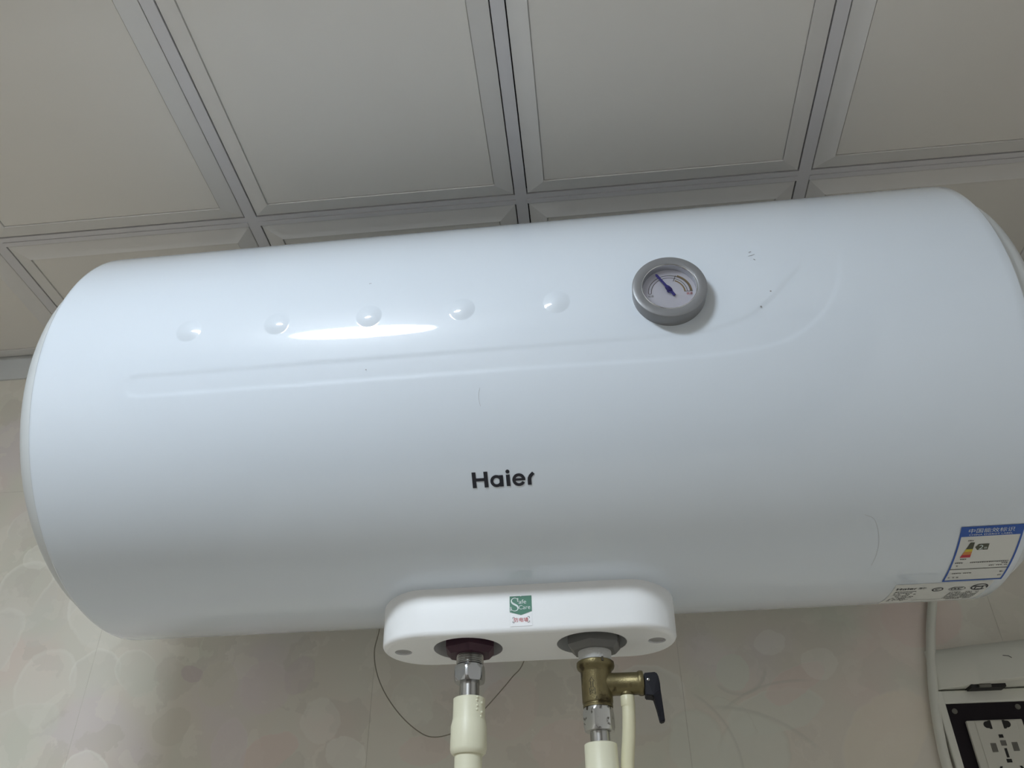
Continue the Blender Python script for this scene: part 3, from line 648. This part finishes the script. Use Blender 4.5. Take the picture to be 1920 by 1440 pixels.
# ------------------------------------------------------------------ hot water pipe
hot = thing('hot_water_pipe', 'cream plastic water pipe with a shiny chrome nut under the purple outlet nut', 'pipe', (HX, PY, ZF))
ax = (HX, PY, 0)
thr = [(0.0085, -0.2050)]
for k in range(10): z = -0.2056-0.0014*k; thr += [(0.0096, z), (0.0103, z-0.0005), (0.0096, z-0.0010)]
obj('threaded_nipple', lathe(thr, ax, n=40), 'steel', hot)
obj('union_nut', hex_nut(ax, -0.2303, -0.2183, 0.0122, turn=0.45), 'chrome', hot, angle=25)
obj('pipe_stub', lathe([(0.0073, -0.229), (0.0073, -0.242)], ax, n=40), 'steel', hot)
obj('pipe_coupling', lathe([(0.0076, -0.2415), (0.0108, -0.2415), (0.0117, -0.2421), (0.0118, -0.2560), (0.0122, -0.2580), (0.0130, -0.2612), (0.0131, -0.2765), (0.0126, -0.2790), (0.0112, -0.2805), (0.0099, -0.2805)], ax, n=56), 'cream', hot, angle=40)
obj('pipe', lathe([(0.0098, -0.279), (0.0098, ZF)], ax, n=48), 'cream', hot)
rr = random.Random(4); cr_ = []
for k in range(7):       # melted bits of plastic on the coupling's shoulder
    t = -0.75 + rr.uniform(-0.25, 0.25); z = -0.2425 - 0.0022*k + rr.uniform(-0.0006, 0.0006); r0 = rr.uniform(0.0007, 0.0012)
    cr_.append(lathe([(r0*0.2, -r0), (r0*0.9, -r0*0.4), (r0, 0), (r0*0.9, r0*0.5), (r0*0.2, r0)], (HX+0.0117*math.cos(t), PY+0.0117*math.sin(t), z), n=10))
obj('weld_drip', join(*cr_), 'cream', hot, angle=180)

# ------------------------------------------------------------------ safety valve on the cold side
valve = thing('safety_valve', 'small brass tee shaped safety valve with a black lever under the grey nut', 'valve', (KX, PY, -0.2520))
ax = (KX, PY, 0)
obj('thread_tape', lathe([(0.0110, -0.2060), (0.0122, -0.2085), (0.0124, -0.2125), (0.0122, -0.2160), (0.0117, -0.2190), (0.0100, -0.2225)], ax, n=40), 'tape', valve)
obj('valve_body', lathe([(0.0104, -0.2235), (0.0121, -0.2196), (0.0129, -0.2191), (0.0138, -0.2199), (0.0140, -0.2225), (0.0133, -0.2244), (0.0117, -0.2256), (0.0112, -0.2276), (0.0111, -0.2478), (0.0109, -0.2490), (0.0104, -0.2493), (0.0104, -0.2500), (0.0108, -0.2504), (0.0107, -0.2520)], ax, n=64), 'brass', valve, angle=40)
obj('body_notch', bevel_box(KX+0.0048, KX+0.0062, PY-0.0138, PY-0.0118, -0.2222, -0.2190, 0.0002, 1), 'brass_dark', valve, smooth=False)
BZ = -0.2357
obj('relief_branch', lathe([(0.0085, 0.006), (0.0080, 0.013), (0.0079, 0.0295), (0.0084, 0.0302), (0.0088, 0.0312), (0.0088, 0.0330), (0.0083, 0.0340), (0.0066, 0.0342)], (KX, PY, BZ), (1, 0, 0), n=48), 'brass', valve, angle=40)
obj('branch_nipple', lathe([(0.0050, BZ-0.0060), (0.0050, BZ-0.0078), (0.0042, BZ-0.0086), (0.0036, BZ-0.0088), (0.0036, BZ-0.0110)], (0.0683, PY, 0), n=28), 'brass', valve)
lvp = [(0.0815, -0.2302), (0.0902, -0.2298), (0.0917, -0.2322), (0.0924, -0.2372), (0.0924, -0.2420), (0.0934, -0.2630), (0.0899, -0.2637), (0.0872, -0.2480), (0.0864, -0.2464), (0.0812, -0.2458)]
def lever_mesh():
    bm = bmesh.new(); v, f = extrude(lvp, lambda a, b, t: Vector((a, t, b)), PY-0.0068, PY+0.0068); bv = [bm.verts.new(p) for p in v]
    for x in f: bm.faces.new([bv[i] for i in x])
    bmesh.ops.recalc_face_normals(bm, faces=bm.faces[:])
    for w in bm.verts:
        if w.co.z < -0.247: w.co.y = PY + (w.co.y-PY)*0.55
    bmesh.ops.bevel(bm, geom=bm.edges[:], offset=0.0006, segments=2, affect='EDGES'); bm.verts.index_update()
    out = ([w.co.copy() for w in bm.verts], [[q.index for q in x.verts] for x in bm.faces]); bm.free(); return out
lever = obj('lever', lever_mesh(), 'black', valve, smooth=False, label='black plastic lever')
obj('lever_pin', lathe([(0.0011, 0.0064), (0.0011, 0.0071), (0.0007, 0.0073)], (0.0843, PY, -0.2352), (0, -1, 0), n=16), 'steel', lever)
def onV(hh):
    def fn(a, b):
        r = 0.0111 + hh; t = a/0.0111 - 0.30; return Vector((KX + r*math.sin(t), PY - r*math.cos(t), b))
    return fn
aw = 0.00045
arrow = join2(stroke2d([(0, -0.2328), (-0.0019, -0.2358), (-0.0008, -0.2358), (-0.0008, -0.2402), (-0.0018, -0.2402), (-0.0018, -0.2450), (0, -0.2436), (0.0020, -0.2450), (0.0020, -0.2402), (0.0008, -0.2402), (0.0008, -0.2358), (0.0019, -0.2358)], aw, True), stroke2d([(-0.0012, -0.2432), (-0.0004, -0.2412), (0.0003, -0.2432), (0.0010, -0.2410)], aw),
              stroke2d([(0.0022, -0.2484), (0.0030, -0.2462), (0.0038, -0.2484)], aw))
obj('flow_arrow', lay(arrow, onV(0.00025)), 'brass_dark', valve, smooth=False, label='arrow mark cast in the brass')

# cold pipe below the valve
cold = thing('cold_water_pipe', 'cream plastic water pipe with a worn spotted nut below the brass valve', 'pipe', (KX, PY, ZF))
obj('union_nut', hex_nut(ax, -0.2680, -0.2522, 0.0115, turn=0.25), 'chrome_worn', cold, angle=25)
obj('pipe_stub', lathe([(0.0070, -0.267), (0.0070, -0.279)], ax, n=40), 'steel', cold)
obj('pipe_coupling', lathe([(0.0074, -0.2762), (0.0106, -0.2762), (0.0115, -0.2768), (0.0117, -0.3000), (0.0130, -0.3040), (0.0130, -0.3200), (0.0110, -0.3225), (0.0099, -0.3225)], ax, n=56), 'cream', cold, angle=40)
obj('pipe', lathe([(0.0098, -0.321), (0.0098, ZF)], ax, n=48), 'cream', cold)

# drain hose from the relief branch
hose = thing('drain_hose', 'thin cream drain hose hanging from the side of the brass valve', 'hose', (0.0634, PY, -0.95))
pth = catmull([(0.0683, PY, BZ-0.0088), (0.0686, PY, -0.2520), (0.0682, PY, -0.2600), (0.0668, PY+0.001, -0.2740), (0.0645, PY+0.003, -0.2920), (0.0640, PY+0.004, -0.32), (0.066, PY+0.006, -0.42), (0.070, PY+0.02, -0.60), (0.068, PY+0.03, -0.95)], 8)
obj('hose_tube', tube(pth, lambda t: 0.0050 if t < 0.12 else 0.0047, 24), 'hose', hose, angle=180)
obj('hose_end', lathe([(0.0049, BZ-0.0086), (0.0051, BZ-0.0092), (0.0051, BZ-0.0150), (0.0048, BZ-0.0160)], (0.0684, PY, 0), n=28), 'hose', hose)

# ------------------------------------------------------------------ loose wire, cable and socket box
wpts = [(-0.160, 0.160, -0.085), (-0.1663, 0.168, -0.1267), (-0.1700, 0.17, -0.1461), (-0.1661, 0.17, -0.1669), (-0.1561, 0.17, -0.1874), (-0.1403, 0.17, -0.2075), (-0.1230, 0.17, -0.2222), (-0.1090, 0.17, -0.2283), (-0.0916, 0.17, -0.2262), (-0.0744, 0.17, -0.2166), (-0.0621, 0.17, -0.2071), (-0.0471, 0.17, -0.1918), (-0.0343, 0.17, -0.1776), (-0.0224, 0.168, -0.1631), (-0.010, 0.160, -0.12)]
w = obj('loose_wire', tube(catmull(wpts, 6), 0.00052, 8), 'wire', angle=180)
tag(w, 'very thin dark wire hanging in a loop behind the cream pipes', 'wire')
cpts = [(0.385, 0.176, -0.060), (0.3725, 0.186, -0.1141), (0.3656, 0.187, -0.1348), (0.3604, 0.187, -0.1510), (0.3555, 0.187, -0.1698), (0.3495, 0.187, -0.1957), (0.3458, 0.187, -0.2171), (0.3430, 0.187, -0.2396), (0.3415, 0.187, -0.2656), (0.341, 0.187, -0.34), (0.341, 0.187, -0.48)]
cb = obj('power_cable', tube(catmull(cpts, 8), 0.0042, 16), 'pvc', angle=180)
tag(cb, 'round white power cable running down the wall beside the socket box', 'cable')

sock = thing('socket_box', 'white framed wall socket with dark plum panel at the lower right corner', 'socket', (0.39, YW, -0.345))
fx0, fx1, fz0, fz1 = 0.3482, 0.4352, -0.3440, -0.2018; ix0, ix1, iz0, iz1 = 0.3550, 0.4294, -0.3366, -0.2131; fy = 0.1845
ring = join(bevel_box(fx0, ix0, fy, YW-0.0003, fz0, fz1, 0.0012, 2), bevel_box(ix1, fx1, fy, YW-0.0003, fz0, fz1, 0.0012, 2), bevel_box(ix0-0.001, ix1+0.001, fy, YW-0.0003, iz1, fz1, 0.0012, 2), bevel_box(ix0-0.001, ix1+0.001, fy, YW-0.0003, fz0, iz0, 0.0012, 2))
obj('frame', ring, 'pvc', sock, smooth=False)
backp = obj('back_panel', box(ix0-0.0008, ix1+0.0008, 0.1865, YW-0.0004, iz0-0.0008, iz1+0.0008), 'plum', sock, smooth=False)
for sx, szz in ((0.3592, -0.2208), (0.4137, -0.2190)):
    obj('panel_screw', lathe([(0.0024, 0), (0.0024, 0.0004), (0.0015, 0.0009)], (sx+0.0022, 0.1865, szz+0.0014), (0, -1, 0), n=16), 'shutter', backp)
plate2 = obj('socket_plate', join(bevel_box(0.3672, 0.4142, 0.1825, 0.1866, -0.3236, -0.2286, 0.0008, 2), bevel_box(0.3738, 0.4082, 0.1818, 0.1830, -0.3226, -0.2296, 0.0005, 2)), 'socket', sock, smooth=False)
sy = 0.1817
def flat(name, poly, m, d=0.00025): obj(name, extrude(poly, lambda a, b, t: Vector((a+0.0022, t, b+0.0014)), sy, sy-d), m, plate2, smooth=False)
def rc(x0, x1, z0, z1): return [(x0, z0), (x1, z0), (x1, z1), (x0, z1)]
for sg, bx in ((-1, 0.3846), (1, 0.3943)):
    half = [(bx, -0.2306), (bx, -0.2378), (bx+sg*0.0020, -0.2378), (bx+sg*0.0024, -0.2370)] + [(bx+sg*(0.0030+0.0035*math.sin(t)), -0.2341-0.0030*math.cos(t)) for t in [0.3*k for k in range(1, 10)]] + [(bx+sg*0.0024, -0.2312), (bx+sg*0.0020, -0.2306)]
    flat('socket_slot', half, 'hole')
flat('socket_slot', rc(0.3878, 0.3914, -0.2452, -0.2425), 'hole'); flat('socket_shutter', rc(0.3876, 0.3921, -0.2516, -0.2474), 'shutter')
flat('socket_shutter', rc(0.3788, 0.3834, -0.2565, -0.2494), 'shutter'); flat('socket_shutter', rc(0.3964, 0.4012, -0.2562, -0.2491), 'shutter')
flat('socket_slot', rc(0.3889, 0.3910, -0.2612, -0.2538), 'hole'); flat('socket_slot', rc(0.3878, 0.3920, -0.2652, -0.2624), 'hole')
for sg in (-1, 1):
    cx = 0.3898 + sg*0.0078; flat('socket_slot', [(cx-0.001, -0.2680), (cx+0.001, -0.2680), (cx+0.001+sg*0.004, -0.2750), (cx-0.001+sg*0.004, -0.2750)], 'hole')

# raised splash lid hinged on top of the socket box
lid = thing('splash_lid', 'white plastic lid standing up above the dark socket panel', 'lid', (0.39, YW, -0.2025))
def lid_mesh():
    plan = [(0.3520, YW-0.0003), (0.3530, 0.1860), (0.3560, 0.1835), (0.3800, 0.1705), (0.3855, 0.1670), (0.3920, 0.1640), (0.4330, 0.1500), (0.4700, 0.1440), (0.4700, YW-0.0003)]
    V, F = [], []; lv = [(-0.2006, 0.0, 0.96), (-0.2000, 0.0, 1.0), (-0.1780, 0.0, 1.0), (-0.1700, 0.0, 0.92), (-0.1655, 0.0, 0.70), (-0.1640, 0.0, 0.30)]; n = len(plan)
    for z, _, k in lv: V += [(x, YW-0.0003-(YW-0.0003-y)*k, z) for x, y in plan]
    for j in range(len(lv)-1):
        for i in range(n-1): F.append((j*n+i, j*n+i+1, (j+1)*n+i+1, (j+1)*n+i))
    F.append(tuple(reversed(range(n)))); F.append(tuple((len(lv)-1)*n+i for i in range(n))); return V, F
obj('lid_shell', lid_mesh(), 'pvc', lid, angle=50)
obj('hinge_slot_shade', box(0.3765, 0.4060, 0.1720, 0.1890, -0.2034, -0.2004), 'hole', lid, smooth=False)  # dark box painted in for the shaded slot around the hinge
obj('hinge_barrel', lathe([(0.0016, 0), (0.0018, 0.0006), (0.0018, 0.0094), (0.0016, 0.010)], (0.3830, 0.1716, -0.2020), (1, 0, 0), n=16), 'shutter', lid)
obj('lid_scratch', lay(stroke2d([(0, 0), (0.004, -0.001), (0.006, -0.003)], 0.0007), lambda a, b: Vector((0.4060+a, 0.1592-a*0.34-0.0002, -0.1800+b))), 'ink_soft', lid, smooth=False)
